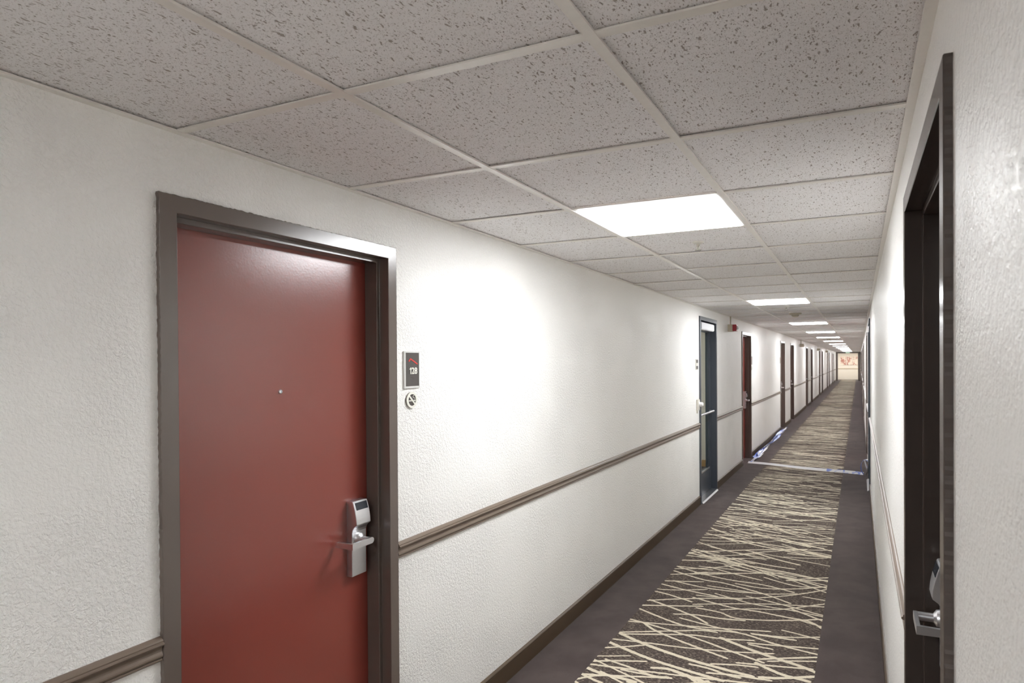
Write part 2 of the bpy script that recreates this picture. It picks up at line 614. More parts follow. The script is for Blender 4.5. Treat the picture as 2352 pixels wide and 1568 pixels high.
# ------------------------------------------------------------------ ceiling
K0, K1 = -2, 84
LIGHT_K = [2, 9, 16, 22, 28, 34, 41, 47, 54, 60, 67, 74, 81]
BACK_FILL_K = [-4, -9]  # unseen panels, set nearer than the row's spacing to brighten the near end
Y_C0 = YK + K0 * T
mb = MB().box((XL, Y_BACK, H + 0.03), (XR, Y_END + 0.1, H + 0.06))
mb.box((XL, Y_BACK, H + 0.004), (XR, Y_C0, H + 0.03))
ceiling = tag(link('ceiling', mb.mesh('ceiling', 'plenum')), 'suspended ceiling of fissured tiles on an off-white grid', 'ceiling', kind='structure')
TW = 0.012
cols = [(XL + 0.001, XA), (XA, XB), (XB, XR - 0.001)]
tile_me = []
for a, b in cols:
    w = b - a
    tile_me.append(MB().box((0.002, 0.002, 0), (w - 0.002, T - 0.002, 0.016)).mesh('ceiling_tile', 'tile'))
tee_me = [MB().box((TW if i else 0.02, -TW, 0), (b - a - (TW if i < 2 else 0.02), TW, 0.004)).mesh('cross_runner', 'tee') for i, (a, b) in enumerate(cols)]
rt = random.Random(5)
for k in range(K0, K1 + 1):
    y = YK + k * T
    for i, (a, b) in enumerate(cols):
        link('cross_runner', tee_me[i], ceiling, (a, y, H))
        if i == 1 and k in LIGHT_K:
            continue
        if y + T > Y_END:
            continue
        link('ceiling_tile', tile_me[i], ceiling, (a, y, H + 0.0055 + rt.uniform(0, 0.0025)))
for x in (XA, XB):
    link('main_runner', MB().box((x - TW, Y_C0, H - 0.0012), (x + TW, Y_END, H + 0.004)).mesh('main_runner', 'tee'), ceiling)
    # runner splice seams are hairline; the runner itself is one long strip
link('wall_angle', MB().box((XL, Y_C0, H - 0.002), (XL + 0.021, Y_END, H + 0.003)).mesh('wall_angle', 'tee'), ceiling)
link('wall_angle', MB().box((XR - 0.021, Y_C0, H - 0.002), (XR, Y_END, H + 0.003)).mesh('wall_angle', 'tee'), ceiling)


def ceiling_light(k, label):
    o = tag(empty('ceiling_light', ((XA + XB) / 2, YK + (k + 0.5) * T, H)), label, 'ceiling light', 'lit ceiling panels along the corridor')
    s = T / 2 - 0.013
    u = s - 0.012

    def fr():
        m = MB()
        for a, b in (((-s, -s), (s, -u)), ((-s, u), (s, s)), ((-s, -u), (-u, u)), ((u, -u), (s, u))):
            m.box((a[0], a[1], 0.0005), (b[0], b[1], 0.02))
        return m.mesh('frame', 'white')
    link('frame', cached('lf', fr), o)
    link('diffuser', cached('ll', lambda: MB().box((-u, -u, -0.003), (u, u, 0.012)).mesh('diffuser', 'lens')), o)
    return o


for n, k in enumerate(LIGHT_K):
    ceiling_light(k, 'lit square ceiling panel nearest the viewpoint, before the sprinkler' if n == 0 else 'lit square ceiling panel, %s of the row from the viewpoint' % ORD[n])
for n, k in enumerate(BACK_FILL_K):
    ceiling_light(k, 'unseen lit ceiling panel set nearer behind the viewpoint for extra light, %s one back' % ORD[n])

# ------------------------------------------------------------------ baseboards and chair rails


def extrude_profile(prof, y0, y1):
    return MB().prism([(d, y0, z) for d, z in prof], [(d, y1, z) for d, z in prof])


RAIL = [(0, 0.860), (0.007, 0.860), (0.010, 0.8635), (0.010, 0.867), (0.008, 0.869), (0.012, 0.872), (0.0135, 0.876), (0.0125, 0.880),
        (0.0095, 0.886), (0.0085, 0.891), (0.0095, 0.896), (0.0135, 0.9005), (0.0185, 0.903), (0.020, 0.906), (0.019, 0.909), (0.015, 0.911),
        (0.0155, 0.914), (0.0125, 0.917), (0.008, 0.920), (0.003, 0.9225), (0, 0.923)]
BASE = [(0, 0), (0.012, 0), (0.012, 0.082), (0.011, 0.086), (0.0135, 0.088), (0.0135, 0.092), (0.010, 0.096), (0.006, 0.099), (0, 0.1005)]


def gaps(openings):
    prev = Y_BACK
    for a, b, _, _ in openings:
        yield prev, a - 0.0015
        prev = b + 0.0015
    yield prev, Y_END - 0.02


for side, openings, wx in (('left', LEFT, XL), ('right', RIGHT, XR)):
    fl = side == 'right'
    br = tag(empty('baseboard_' + side, (wx, 0, 0)), 'brown wooden baseboard along the %s wall' % side, 'baseboard', kind='structure')
    rr = tag(empty('trim_1' if side == 'left' else 'trim_2', (wx, 0, 0.86)), 'brown moulded chair rail along the %s wall' % side, 'chair rail', kind='structure')
    for a, b in gaps(openings):
        link('baseboard_segment', extrude_profile(BASE, a, b).mesh('baseboard_segment', 'base', flipx=fl), br)
        p = [(d, z - 0.86) for d, z in RAIL]
        link('rail_segment', extrude_profile(p, a, b).mesh('rail_segment', 'rail', flipx=fl), rr)

# ------------------------------------------------------------------ doors
FRAME = [(0, -0.004), (0, 0.0115), (0.0015, 0.013), (0.0455, 0.013), (0.047, 0.0115), (0.047, -0.0290), (0.0475, -0.0300), (0.0615, -0.0300),
         (0.063, -0.0315), (0.063, -0.087), (0.0615, -0.0885), (0.047, -0.0885), (0.047, -0.158)]
FRAME_STORE = [(0, -0.004), (0, 0.0135), (0.0015, 0.015), (0.0435, 0.015), (0.045, 0.0135), (0.045, -0.110)]


def frame_mesh(prof, w, zt, mat, flip, jitter=False):
    rnd = random.Random(3)
    st = []
    nj, nh = (300, 130) if jitter else (1, 1)
    for k in range(nj + 1):
        st.append(('a', k / nj))
    for k in range(1, nh + 1):
        st.append(('h', k / nh))
    for k in range(1, nj + 1):
        st.append(('b', 1 - k / nj))
    mb = MB()
    n = len(prof)
    for s, f in st:
        j = rnd.choice((0, 0, 0, -0.0006, 0.0006, -0.0012, 0.0008)) if jitter else 0
        for i, (t, d) in enumerate(prof):
            t2 = t + (j if i < 2 else 0)
            if s == 'a': y, z = t2, f * (zt - t2)
            elif s == 'h': y, z = t2 + f * (w - 2 * t2), zt - t2
            else: y, z = w - t2, f * (zt - t2)
            mb.v.append((d, y, z))
    for k in range(len(st) - 1):
        for i in range(n - 1):
            a = k * n + i
            mb.f.append((a, a + 1, a + n + 1, a + n))
    return mb.mesh('door_frame', mat, flipx=flip)


def lock_meshes(w, flip):
    """card lock and return lever; y measured from the near edge of the frame, x out from the wall"""
    D = -0.0885                     # door face
    yl, yr = w - 0.1662, w - 0.0935
    prof = [(-0.001, 0.831), (0.0235, 0.831), (0.0255, 0.833), (0.0255, 0.985), (0.026, 0.996), (0.029, 1.006), (0.035, 1.015), (0.043, 1.021), (0.048, 1.0245),
            (0.0485, 1.027), (0.047, 1.045), (0.0445, 1.060), (0.041, 1.076), (0.037, 1.090), (0.0325, 1.103), (0.031, 1.1075), (0.028, 1.110), (-0.001, 1.110)]
    body = MB().prism([(D + d, yl, z) for d, z in prof], [(D + d, yr, z) for d, z in prof]).mesh('lock_body', 'chrome', flipx=flip, bevel=0.0012)
    wp = [(0.0375, 1.0795), (0.0418, 1.0775), (0.0395, 1.0855), (0.0335, 1.1045), (0.0300, 1.1025)]
    win = MB().prism([(D + d, yl + 0.008, z) for d, z in wp], [(D + d, yr - 0.006, z) for d, z in wp]).mesh('card_window', 'black', flipx=flip, bevel=0.0004)
    yc, zc = w - 0.1320, 0.967
    lv = MB()
    lv.lathe((D, yc, zc), 'x', [(0.022, 0.024), (0.022, 0.030), (0.0205, 0.036), (0.0135, 0.041), (0.011, 0.043), (0.011, 0.083)], 28)
    ring = []
    for k in range(13):
        a = -math.pi / 2 + math.pi * k / 12
        ring.append((yc + 0.0 + 0.0115 * math.cos(a), zc + 0.0115 * math.sin(a)))
    y_end = w - 0.2285
    ring += [(y_end, zc + 0.0095), (y_end, zc - 0.0115)]
    lv.prism([(D + 0.079, y, z) for y, z in ring], [(D + 0.088, y, z) for y, z in ring])
    lv.prism([(D + 0.012, y_end, zc - 0.0105), (D + 0.0789, y_end, zc - 0.0115), (D + 0.0789, y_end, zc + 0.0095), (D + 0.012, y_end, zc + 0.0075)],
             [(D + 0.012, y_end + 0.009, zc - 0.0105), (D + 0.0789, y_end + 0.009, zc - 0.0115), (D + 0.0789, y_end + 0.009, zc + 0.0095), (D + 0.012, y_end + 0.009, zc + 0.0075)])
    lever = lv.mesh('lever', 'chrome', smooth=True, flipx=flip)
    yp = w * 0.5 - 0.0015
    pm = MB().lathe((D, yp, 1.530), 'x', [(0.0064, -0.001), (0.0064, 0.0025), (0.0050, 0.0040), (0.0036, 0.0040), (0.0030, 0.0015)], 20)
    peep = pm.mesh('peephole', 'chrome', smooth=True, flipx=flip)
    return body, win, lever, peep


DOOR_N = [0]


def plain_door(side, y0, y1, zt, label, jitter=False, frame_mat='brown', leaf_mat='red'):
    DOOR_N[0] += 1
    flip = side == 'right'
    wx = XR if flip else XL
    w = round(y1 - y0, 3)
    key = (side, w, zt, jitter, frame_mat, leaf_mat)
    o = tag(empty('door_%d' % DOOR_N[0], (wx, y0, 0)), label, 'door', kind='structure')
    fm = cached(('f',) + key, lambda: frame_mesh(FRAME, w, zt, frame_mat, flip, jitter))
    link('door_frame', fm, o)
    lm = cached(('l',) + key, lambda: MB().box((-0.134, 0.050, 0.006), (-0.0888, w - 0.050, zt - 0.050)).mesh('door_leaf', leaf_mat, flipx=flip, bevel=0.0015))
    leaf = link('door_leaf', lm, o)
    body, win, lever, peep = cached(('k', side, w), lambda: lock_meshes(w, flip))
    tag(link('lock_body', body, leaf), 'satin chrome card lock')
    link('card_window', win, leaf)
    tag(link('lever', lever, leaf), 'satin chrome return lever')
    link('peephole', peep, leaf)
    return o


def store_door(side, y0, y1, zt, label, glazed):
    DOOR_N[0] += 1
    flip = side == 'right'
    wx = XR if flip else XL
    w = y1 - y0
    o = tag(empty('door_%d' % DOOR_N[0], (wx, y0, 0)), label, 'door', kind='structure')
    link('door_frame', frame_mesh(FRAME_STORE, w, zt, 'slate', flip), o)
    a, b, tz = 0.048, w - 0.048, zt - 0.048
    d0, d1 = -0.105, -0.060
    st = 0.095
    m = MB()
    m.box((d0, a, 0.012), (d1, a + st, tz)); m.box((d0, b - st, 0.012), (d1, b, tz))
    m.box((d0, a + st, tz - 0.11), (d1, b - st, tz)); m.box((d0, a + st, 0.012), (d1, b - st, 0.29))
    leaf = link('door_leaf', m.mesh('door_leaf', 'slate', flipx=flip, bevel=0.0015), o)
    link('glass_pane' if glazed else 'door_panel', MB().box((-0.086, a + st, 0.29), (-0.078, b - st, tz - 0.11)).mesh('pane', 'glass' if glazed else 'slate', flipx=flip), leaf)
    tag(link('glazing_bead', MB().box((d1 - 0.002, a + st - 0.004, 0.286), (d1 + 0.008, b - st + 0.004, 0.306)).mesh('glazing_bead', 'steel', flipx=flip, bevel=0.001), leaf), 'bright aluminium glazing bead')
    pb = MB()
    n = 14
    pb.prism([(-0.012 + 0.013 * math.cos(2 * math.pi * k / n), a + 0.03, 0.995 + 0.013 * math.sin(2 * math.pi * k / n)) for k in range(n)],
             [(-0.012 + 0.013 * math.cos(2 * math.pi * k / n), b - 0.05, 0.995 + 0.013 * math.sin(2 * math.pi * k / n)) for k in range(n)])
    for yy in (a + 0.04, b - 0.07):
        pb.box((d1, yy, 0.985), (-0.012, yy + 0.02, 1.005))
    tag(link('push_bar', pb.mesh('push_bar', 'chrome', smooth=True, flipx=flip), leaf), 'chrome push bar')
    cl = MB().box((-0.058, a + 0.03, tz - 0.10), (0.012, b - 0.10, tz - 0.015))
    cl.box((-0.052, a + 0.02, tz - 0.20), (-0.02, a + 0.12, tz - 0.10))
    tag(link('door_closer', cl.mesh('door_closer', 'steel', flipx=flip, bevel=0.008), o), 'silver overhead closer')
    tag(link('threshold', MB().prism([(-0.13, 0.046, 0.0), (0.035, 0.046, 0.0), (0.02, 0.046, 0.014), (-0.12, 0.046, 0.018)],
                                     [(-0.13, w - 0.046, 0.0), (0.035, w - 0.046, 0.0), (0.02, w - 0.046, 0.014), (-0.12, w - 0.046, 0.018)]).mesh('threshold', 'steel', flipx=flip), o), 'aluminium threshold plate')
    return o


plain_door('left', *LEFT[0][:3], 'large brick red guest room door 128 in a brown frame', True)
store_door('left', *LEFT[1][:3], 'slate framed glass door with push bar and closer', True)
plain_door('left', *LEFT[2][:3], 'red guest room door just past the fire alarm')
for n, d in enumerate(LEFT[3:]):
    plain_door('left', *d[:3], 'recessed brown framed door, %s beyond the red one past the fire alarm' % ORD[n])
plain_door('right', *RIGHT[0][:3], 'brown framed door on the right, closest, with chrome lever', True, frame_mat='darkened_brown', leaf_mat='darkened_brown')
store_door('right', *RIGHT[1][:3], 'slate framed door on the right wall beside the tape loop', False)
for n, d in enumerate(RIGHT[2:]):
    plain_door('right', *d[:3], 'brown framed door on the right wall, %s past the slate one' % ORD[n])

# stair lobby behind the glazed door
lob = MB()
lx0, lx1, ly0, ly1 = -5.2, XL - 0.07, 5.6, 9.62
lob.box((lx0, ly1, 0), (lx1, ly1 + 0.1, 2.5)).box((lx0, ly0 - 0.1, 0), (XL - WALL_T, ly0, 2.5)).box((lx0 - 0.1, ly0, 0), (lx0, ly1, 2.5))
lob.box((lx0, ly0, 2.5), (XL - WALL_T, ly1, 2.6)).box((XL - WALL_T, 7.95, 2.36), (lx1, ly1, 2.6))
tag(link('wall_lobby', lob.mesh('wall_lobby', 'endwall')), 'pale lobby walls seen through the glass door', 'wall', kind='structure')
tag(link('floor_lobby', MB().box((lx0, ly0, -0.1), (XL - WALL_T - 0.001, ly1, 0)).mesh('floor_lobby', 'border')), 'dark carpet floor seen through the glass door', 'floor', kind='structure')
tag(link('baseboard_lobby', MB().box((lx0, ly1 - 0.014, 0), (lx1, ly1, 0.10)).mesh('baseboard_lobby', 'wood')), 'oak baseboard seen through the glass door', 'baseboard', kind='structure')
lo = tag(empty('ceiling_light', (-3.0, 7.8, 2.5)), 'square lamp on the lobby ceiling behind the glass door', 'ceiling light')
link('frame', MB().box((-0.32, -0.32, -0.03), (0.32, 0.32, 0)).mesh('frame', 'white'), lo)
link('diffuser', MB().box((-0.29, -0.29, -0.035), (0.29, 0.29, -0.03)).mesh('diffuser', 'lens'), lo)

# ------------------------------------------------------------------ signs


def text_mesh(body, height, width, depth, mat, bold=0.0):
    cu = bpy.data.curves.new('lettering', 'FONT')
    cu.body = body
    cu.size = 1.0
    cu.extrude = 0.02
    cu.offset = bold
    cu.align_x = 'CENTER'
    o = bpy.data.objects.new('lettering', cu)
    COL.objects.link(o)
    dg = bpy.context.evaluated_depsgraph_get()
    me = bpy.data.meshes.new_from_object(o.evaluated_get(dg))
    bpy.data.objects.remove(o)
    xs = [v.co.x for v in me.vertices]; ys = [v.co.y for v in me.vertices]
    x0, x1, y0, y1 = min(xs), max(xs), min(ys), max(ys)
    for v in me.vertices:
        tx = (v.co.x - (x0 + x1) / 2) / (x1 - x0) * width
        ty = (v.co.y - y0) / (y1 - y0) * height
        d = depth if v.co.z > 0 else -depth
        v.co = (d, tx, ty)
    me.materials.clear(); me.materials.append(MAT[mat])
    return me


def frame_plate(mb, w, h, d, l, r, t, b):
    mb.box((0, 0, 0), (d, l, h)); mb.box((0, w - r, 0), (d, w, h))
    mb.box((0, l, 0), (d, w - r, b)); mb.box((0, l, h - t), (d, w - r, h))
    return mb


def bar(mb, p, q, w, d0, d1):
    p = Vector(p); q = Vector(q)
    t = (q - p).normalized(); n = Vector((-t.y, t.x)) * w / 2
    ring = [p - n, p - n * 0.5 - t * w * 0.4, p + n * 0.5 - t * w * 0.4, p + n, q + n, q + n * 0.5 + t * w * 0.4, q - n * 0.5 + t * w * 0.4, q - n]
    mb.prism([(d0, a.x, a.y) for a in ring], [(d1, a.x, a.y) for a in ring])


def room_sign(y, z, label, number=None, side=1, mat='signframe'):
    o = tag(empty('room_sign', (XL, y, z)), label, 'sign')
    w, h = 0.095, 0.148
    link('sign_frame', frame_plate(MB(), w, h, 0.0075, 0.0090, 0.004, 0.006, 0.008).mesh('sign_frame', mat, bevel=0.0006), o)
    pan = link('sign_panel', MB().box((0, 0.0085, 0.0075), (0.0062, w - 0.0035, h - 0.0055)).mesh('sign_panel', 'signdark'), o)
    mk = MB()
    bar(mk, (0.0285, 0.1080), (0.0385, 0.1178), 0.0052, 0.006, 0.0077)
    bar(mk, (0.0385, 0.1178), (0.0800, 0.0972), 0.0052, 0.006, 0.0077)
    tag(link('roof_mark', mk.mesh('roof_mark', 'signred'), pan), 'red angled roof line mark')
    if number:
        tm = text_mesh(number[1:], 0.0265, 0.0345, 0.0012, 'signwhite', 0.022)
        t = link('room_number', tm, pan, (0.0072, 0.0613, 0.0565))
        one = MB()
        ring = [(0.0078, 0.0), (0.0128, 0.0), (0.0128, 0.0265), (0.0090, 0.0265), (0.0072, 0.0232), (0.0030, 0.0212), (0.0030, 0.0170), (0.0078, 0.0190)]
        one.prism([(0.006, y, z) for y, z in ring], [(0.0084, y, z) for y, z in ring])
        link('room_number', one.mesh('room_number', 'signwhite'), pan, (0, 0.0286, 0.0565))
        tag(t, 'cream raised digits 28 after the leading 1')
        br = MB()
        for c, dots in enumerate(((1, 0, 0, 1), (1, 1, 0), (1, 0, 1))):
            for r_, on in enumerate(dots[:3]):
                if on:
                    br.lathe((0.0064, 0.044 + c * 0.0075, 0.043 - r_ * 0.0024), 'x', [(0.0008, 0), (0.0006, 0.0006)], 6)
        link('braille', br.mesh('braille', 'signdark'), pan)
    return o


room_sign(1.995, 1.520, 'dark room sign with red roof mark reading 128', '128')


def no_smoking(y, z, label):
    o = tag(empty('no_smoking_sign', (XL, y, z)), label, 'sign')
    R = 0.0320
    link('backing', MB().lathe((0, 0, 0), 'x', [(R * 0.98, 0), (R * 0.98, 0.006)], 40).mesh('backing', 'signdark'), o)
    ring = MB()
    n = 44
    for k in range(n):
        a0 = 2 * math.pi * k / n; a1 = 2 * math.pi * (k + 1) / n
        pa = []
        for d in (0.004, 0.0085):
            pa.append([(d, r * math.cos(a), r * math.sin(a)) for r, a in ((R, a0), (R, a1), (R * 0.73, a1), (R * 0.73, a0))])
        ring.prism(pa[0], pa[1])
    link('ring', ring.mesh('ring', 'signwhite'), o)
    sl = MB()
    c45 = R * 0.74 * 0.7071
    bar(sl, (-c45, c45), (c45, -c45), 0.0068, 0.004, 0.0084)
    link('slash', sl.mesh('slash', 'signwhite'), o)
    cg = MB()
    cg.box((0.005, -0.021, -0.005), (0.0076, 0.010, -0.0005)); cg.box((0.005, 0.0125, -0.005), (0.0076, 0.0215, -0.0005))
    link('cigarette', cg.mesh('cigarette', 'signwhite'), o)
    sm = MB()
    pts = [(0.017, 0.002), (0.018, 0.006), (0.014, 0.009), (0.008, 0.009), (0.005, 0.013), (0.008, 0.017), (0.013, 0.017)]
    for p, q in zip(pts, pts[1:]):
        bar(sm, p, q, 0.0024, 0.005, 0.0072)
    link('smoke', sm.mesh('smoke', 'signwhite'), o)


no_smoking(2.041, 1.4725, 'small round no smoking sign under the 128 room sign')
room_sign(10.80, 1.545, 'small room sign just past the red door beyond the alarm', None, mat='plastic')
no_smoking(10.85, 1.494, 'tiny round sign beside the red door past the alarm')
room_sign(14.93, 1.545, 'distant room sign before the first recessed door past the tape', None, mat='plastic')

ps = tag(empty('pictogram_sign', (XL, 6.872, 1.524)), 'small light sign with dark blocks left of the glass door', 'sign')
link('sign_plate', MB().box((0, 0, 0), (0.008, 0.10, 0.116)).mesh('sign_plate', 'plastic', bevel=0.001), ps)
for z0, z1 in ((0.006, 0.040), (0.074, 0.110)):
    link('dark_block', MB().box((0.004, 0.008, z0), (0.0095, 0.092, z1)).mesh('dark_block', 'signdark'), ps)

cr = tag(empty('card_reader', (XL, 6.90, 1.05)), 'white wall box with round bulge left of the glass door', 'card reader')
link('back_box', MB().box((0, 0, 0.02), (0.022, 0.095, 0.142)).mesh('back_box', 'plastic', bevel=0.004), cr)
link('reader_head', MB().lathe((0.02, 0.065, 0.085), 'x', [(0.026, 0), (0.026, 0.03), (0.020, 0.042), (0.010, 0.046)], 20).mesh('reader_head', 'white', smooth=True), cr)
link('wire', MB().box((0.0, 0.03, -0.012), (0.008, 0.038, 0.022)).mesh('wire', 'beige'), cr)

# ------------------------------------------------------------------ fire alarms on the left wall


def fire_alarm(y, label, z=2.02, horn='beige'):
    o = tag(empty('fire_alarm', (XL, y, z)), label, 'fire alarm')
    link('back_box', cached('fa1', lambda: MB().box((0, 0, 0), (0.064, 0.118, 0.098)).mesh('back_box', 'beige', bevel=0.004)), o)
    link('horn', cached('fa2' + horn, lambda: MB().box((0.063, 0.006, 0.004), (0.118, 0.112, 0.096)).mesh('horn', horn, bevel=0.005)), o)
    link('strobe_lens', cached('fa3', lambda: MB().prism([(0.117, 0.03, 0.02), (0.117, 0.09, 0.02), (0.117, 0.09, 0.08), (0.117, 0.03, 0.08)],
                                                         [(0.143, 0.042, 0.03), (0.143, 0.078, 0.03), (0.143, 0.078, 0.07), (0.143, 0.042, 0.07)]).mesh('strobe_lens', 'white', bevel=0.003)), o)
    h = H - z - 0.003
    n = 12
    link('conduit', cached(('fa4', z), lambda: MB().prism([(0.03 + 0.009 * math.cos(2 * math.pi * k / n), 0.055 + 0.009 * math.sin(2 * math.pi * k / n), 0.095) for k in range(n)],
                                                          [(0.03 + 0.009 * math.cos(2 * math.pi * k / n), 0.055 + 0.009 * math.sin(2 * math.pi * k / n), h) for k in range(n)]).mesh('conduit', 'beige')), o)


fire_alarm(8.75, 'beige and red fire alarm strobe between the glass door and red door', horn='alarm')
fire_alarm(20.3, 'distant fire alarm strobe, second along the left wall')
fire_alarm(29.0, 'distant fire alarm strobe, third along the left wall')
fire_alarm(36.4, 'farthest fire alarm strobe high on the left wall')

# ------------------------------------------------------------------ things on the ceiling


def sprinkler(x, y, label):
    o = tag(empty('sprinkler', (x, y, H)), label, 'sprinkler')
    z = 0.004
    link('escutcheon', cached('sp1', lambda: MB().lathe((0, 0, 0), 'z', [(0.030, 0.006), (0.029, 0.001), (0.018, -0.004), (0.010, -0.006)], 24).mesh('escutcheon', 'plastic', smooth=True)), o)
    link('stem', cached('sp2', lambda: MB().lathe((0, 0, 0), 'z', [(0.008, 0.004), (0.008, -0.016), (0.0045, -0.018), (0.0035, -0.036)], 14).mesh('stem', 'brass', smooth=True)), o)

    def arms():
        m = MB()
        for s in (-1, 1):
            m.prism([(s * 0.007, -0.0015, -0.014), (s * 0.0105, -0.0015, -0.018), (s * 0.006, -0.0015, -0.036), (s * 0.003, -0.0015, -0.034)],
                    [(s * 0.007, 0.0015, -0.014), (s * 0.0105, 0.0015, -0.018), (s * 0.006, 0.0015, -0.036), (s * 0.003, 0.0015, -0.034)])
        return m.mesh('frame_arms', 'brass')
    link('frame_arms', cached('sp3', arms), o)

    def defl():
        m = MB()
        n = 12
        for k in range(n):
            a = 2 * math.pi * k / n
            ring = [(0.004, a - 0.3), (0.017, a - 0.14), (0.017, a + 0.14), (0.004, a + 0.3)]
            m.prism([(r * math.cos(b), r * math.sin(b), -0.0375) for r, b in ring], [(r * math.cos(b), r * math.sin(b), -0.0360) for r, b in ring])
        return m.mesh('deflector', 'brass')
    link('deflector', cached('sp4', defl), o)


for n, (x, y) in enumerate(((-0.76, 3.242), (-0.76, 7.59), (-0.86, 20.4))):
    sprinkler(x, y, 'small pendent sprinkler just past the nearest ceiling panel' if n == 0 else 'distant pendent sprinkler, %s along the ceiling' % ORD[n])


def smoke_detector(x, y, label):
    o = tag(empty('smoke_detector', (x, y, H)), label, 'smoke detector')
    link('base', cached('sd1', lambda: MB().lathe((0, 0, 0), 'z', [(0.080, 0.006), (0.078, -0.006), (0.068, -0.012)], 32).mesh('base', 'beige', smooth=True)), o)
    link('sensor', cached('sd2', lambda: MB().lathe((0, 0, 0), 'z', [(0.046, -0.010), (0.044, -0.030), (0.036, -0.040), (0.02, -0.043)], 28).mesh('sensor', 'beige', smooth=True)), o)

    def vents():
        m = MB()
        for k in range(14):
            a = 2 * math.pi * k / 14
            c, s = math.cos(a), math.sin(a)
            m.prism([(0.044 * c - 0.003 * s, 0.044 * s + 0.003 * c, -0.026), (0.044 * c + 0.003 * s, 0.044 * s - 0.003 * c, -0.026), (0.0468 * c + 0.003 * s, 0.0468 * s - 0.003 * c, -0.026), (0.0468 * c - 0.003 * s, 0.0468 * s + 0.003 * c, -0.026)],
                    [(0.044 * c - 0.003 * s, 0.044 * s + 0.003 * c, -0.016), (0.044 * c + 0.003 * s, 0.044 * s - 0.003 * c, -0.016), (0.0468 * c + 0.003 * s, 0.0468 * s - 0.003 * c, -0.016), (0.0468 * c - 0.003 * s, 0.0468 * s + 0.003 * c, -0.016)])
        return m.mesh('vents', 'brass')
    link('vents', cached('sd3', vents), o)


smoke_detector(-0.763, 8.73, 'tan round smoke detector between second and third ceiling panels')
smoke_detector(-0.80, 19.6, 'distant smoke detector, farther of the two on the ceiling')

# ------------------------------------------------------------------ plastic tape on the floor


def ribbon(pts, width, up, thick=0.0012, mat='tape', seed=0, jit=0.0):
    """a strip of tape: pts is the centre line, up gives the width direction for each point"""
    rnd = random.Random(seed)
    mb = MB()
    n = len(pts)
    for i in range(n):
        p = Vector(pts[i]) + Vector([rnd.uniform(-jit, jit) for _ in range(3)])
        u = Vector(up(i / (n - 1))).normalized()
        t = (Vector(pts[min(i + 1, n - 1)]) - Vector(pts[max(i - 1, 0)])).normalized()
        nn = u.cross(t).normalized() * thick / 2
        for s, q in ((-1, -1), (1, -1), (1, 1), (-1, 1)):
            mb.v.append(tuple(p + u * (s * width / 2) + nn * q))
    for i in range(n - 1):
        for k in range(4):
            j = (k + 1) % 4
            mb.f.append((4 * i + k, 4 * i + j, 4 * i + 4 + j, 4 * i + 4 + k))
    mb.f.append((0, 1, 2, 3)); mb.f.append(tuple(4 * n - 4 + k for k in range(4)))
    for i, v in enumerate(mb.v):
        if v[2] < 0.0015:
            mb.v[i] = (v[0], v[1], 0.0015 + (i % 5) * 0.0002)
    return mb


N = 60
pts = [(-1.600 + (0.055 + 1.600) * t, 10.16 - 0.44 * t, 0.020 + 0.004 * math.sin(9 * t)) for t in [i / N for i in range(N + 1)]]
tag(link('warning_tape', ribbon(pts, 0.050, lambda t: (0.15, 0.75 + 0.25 * math.sin(5 * t + 0.4), 0.55)).mesh('warning_tape', 'tape', smooth=True)),
    'white and blue plastic tape stretched across the carpet', 'tape')

bt = tag(empty('tape_bundle', (XL + 0.05, 10.45, 0)), 'crumpled blue and white tape lying along the left baseboard', 'tape')
rb = random.Random(8)
for s in range(5):
    pts = []
    y0, y1 = rb.uniform(10.4, 11.0), rb.uniform(14.6, 15.75)
    m = 90
    for i in range(m + 1):
        t = i / m
        pts.append((rb.uniform(-0.006, 0.006) + 0.004 + 0.009 * s + 0.012 * math.sin(7 * t + s * 2.1), y0 + (y1 - y0) * t - 10.3, 0.022 + 0.016 * math.sin(11 * t + s) + rb.uniform(-0.004, 0.004)))
    ph = rb.uniform(0, 6)
    link('tape_strand', ribbon(pts, 0.036, lambda t, ph=ph: (math.sin(9 * t + ph) * 0.8, 0.1, 0.6 + 0.3 * math.cos(5 * t + ph))).mesh('tape_strand', 'tape' if s % 2 else 'blue', smooth=True), bt)
pts = [(0.03 + 0.03 * t, -0.25 + 1.0 * t, 0.012 + 0.01 * math.sin(6 * t)) for t in [i / 20 for i in range(21)]]
link('tape_fold', ribbon(pts, 0.07, lambda t: (1, 0.1, 0.25 + 0.2 * math.sin(8 * t)), 0.004).mesh('tape_fold', 'tape', smooth=True), bt)

tl = tag(empty('tape_loop', (0.055, 9.66, 0)), 'curled loop of blue and white tape by the right wall', 'tape')
ctl = [(0.0, 0.05, 0.015), (-0.026, 0.03, 0.065), (-0.036, 0.01, 0.125), (-0.024, 0.0, 0.185), (0.0, -0.01, 0.222), (0.030, -0.03, 0.235), (0.050, -0.06, 0.215)]
link('blue_strand', ribbon([Vector(ctl[i]).lerp(Vector(ctl[i + 1]), k / 5) for i in range(len(ctl) - 1) for k in range(5)] + [Vector(ctl[-1])], 0.03, lambda t: (0.4, 1, 0.1)).mesh('blue_strand', 'blue', smooth=True), tl)
ctl = [(0.052, -0.10, 0.245), (0.040, -0.06, 0.240), (0.012, -0.02, 0.225), (0.020, 0.0, 0.19), (0.040, 0.0, 0.12), (0.046, 0.02, 0.05), (0.030, 0.04, 0.006)]
link('white_strand', ribbon([Vector(ctl[i]).lerp(Vector(ctl[i + 1]), k / 5) for i in range(len(ctl) - 1) for k in range(5)] + [Vector(ctl[-1])], 0.035, lambda t: (0.5, 1, 0.2)).mesh('white_strand', 'tape', smooth=True), tl)

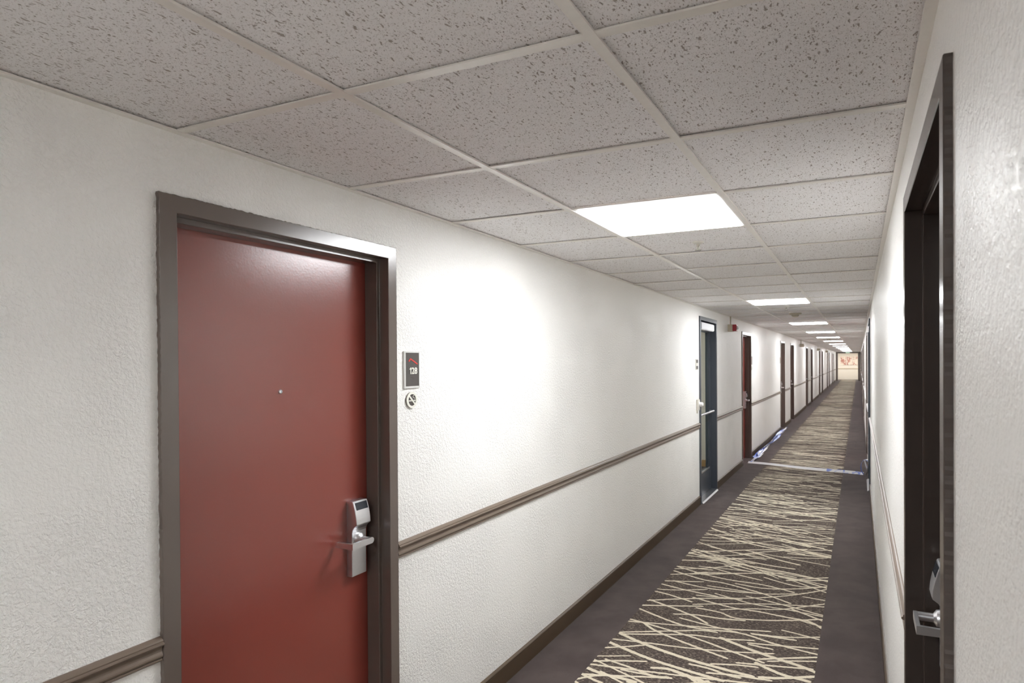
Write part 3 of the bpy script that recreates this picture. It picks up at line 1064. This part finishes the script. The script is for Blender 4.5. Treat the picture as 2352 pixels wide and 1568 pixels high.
# ------------------------------------------------------------------ far end: framed opening and cross corridor
ox0, ox1, oz = -1.50, -0.07, 2.12
m = MB()
m.box((XL - 0.16, Y_END, 0), (ox0, Y_END + 0.16, H + 0.12)).box((ox1, Y_END, 0), (XR + 0.16, Y_END + 0.16, H + 0.12))
m.box((ox0, Y_END, oz), (ox1, Y_END + 0.16, H + 0.12))
tag(link('wall_end', m.mesh('wall_end', 'wall')), 'short wall around the framed opening at the far end', 'wall', kind='structure')
m = MB()
m.box((XL + 0.002, Y_END - 0.03, 0), (ox0, Y_END - 0.001, H - 0.003)).box((ox1, Y_END - 0.03, 0), (XR - 0.002, Y_END - 0.001, H - 0.003))
m.box((ox0, Y_END - 0.03, oz), (ox1, Y_END - 0.001, H - 0.003))
tag(link('trim_3', m.mesh('trim_3', 'brown')), 'dark brown frame around the opening at the far end', 'door frame', kind='structure')
ye = 56.5
m = MB()
m.box((-3.4, ye, 0), (1.9, ye + 0.15, 2.4)).box((-3.5, Y_END + 0.16, 0), (-3.4, ye, 2.4)).box((1.9, Y_END + 0.16, 0), (2.0, ye, 2.4))
m.box((-3.4, Y_END + 0.16, 2.35), (1.9, ye, 2.45))
m.box((-3.4, Y_END + 0.16, 0), (XL - 0.16, Y_END + 0.2, 2.35)).box((XR + 0.16, Y_END + 0.16, 0), (1.9, Y_END + 0.2, 2.35))
tag(link('wall_crossing', m.mesh('wall_crossing', 'endwall')), 'warm cream wall with pictures closing the far end', 'wall', kind='structure')
tag(link('floor_crossing', MB().box((-3.4, Y_END + 0.16, -0.1), (XL - 0.17, ye, 0)).box((XR + 0.17, Y_END + 0.16, -0.1), (1.9, ye, 0)).mesh('floor_crossing', 'border')),
    'plum brown carpet on both sides of the far crossing', 'floor', kind='structure')
tag(link('trim_4', MB().box((-3.4, ye - 0.02, 0.86), (1.9, ye, 0.92)).mesh('trim_4', 'tan')), 'tan chair rail under the pictures at the far end', 'chair rail', kind='structure')
for x0, x1, lb in ((-1.38, -0.98, 'leftmost of three rust red floral canvases at the far end'), (-0.92, -0.54, 'middle of three rust red floral canvases at the far end'), (-0.48, -0.09, 'rightmost of three rust red floral canvases at the far end')):
    o = tag(empty('wall_picture', (x0, ye, 1.19)), lb, 'picture', 'three canvases on the far wall')
    link('canvas', MB().box((0, -0.035, 0), (x1 - x0, -0.001, 0.72)).mesh('canvas', 'art', bevel=0.003), o)
    link('backing_frame', MB().box((0.01, -0.012, 0.01), (x1 - x0 - 0.01, -0.0005, 0.71)).mesh('backing_frame', 'wood'), o)
for x in (-2.3, -0.76, 0.9):
    o = tag(empty('ceiling_light', (x, 54.9, 2.35)), 'square lamp in the far crossing, %s' % {-2.3: 'left of the opening', -0.76: 'centred on the opening', 0.9: 'right of the opening'}[x], 'ceiling light')
    link('frame', MB().box((-0.32, -0.32, -0.03), (0.32, 0.32, 0)).mesh('frame', 'white'), o)
    link('diffuser', MB().box((-0.29, -0.29, -0.035), (0.29, 0.29, -0.03)).mesh('diffuser', 'lens'), o)
o = tag(empty('exit_sign', (-0.79, Y_END - 0.03, 2.125)), 'tiny green lit sign above the far opening', 'sign')
link('sign_box', MB().box((-0.15, -0.05, 0), (0.15, 0, 0.085)).mesh('sign_box', 'white', bevel=0.004), o)
link('sign_face', MB().box((-0.13, -0.053, 0.012), (0.13, -0.049, 0.073)).mesh('sign_face', 'green'), o)
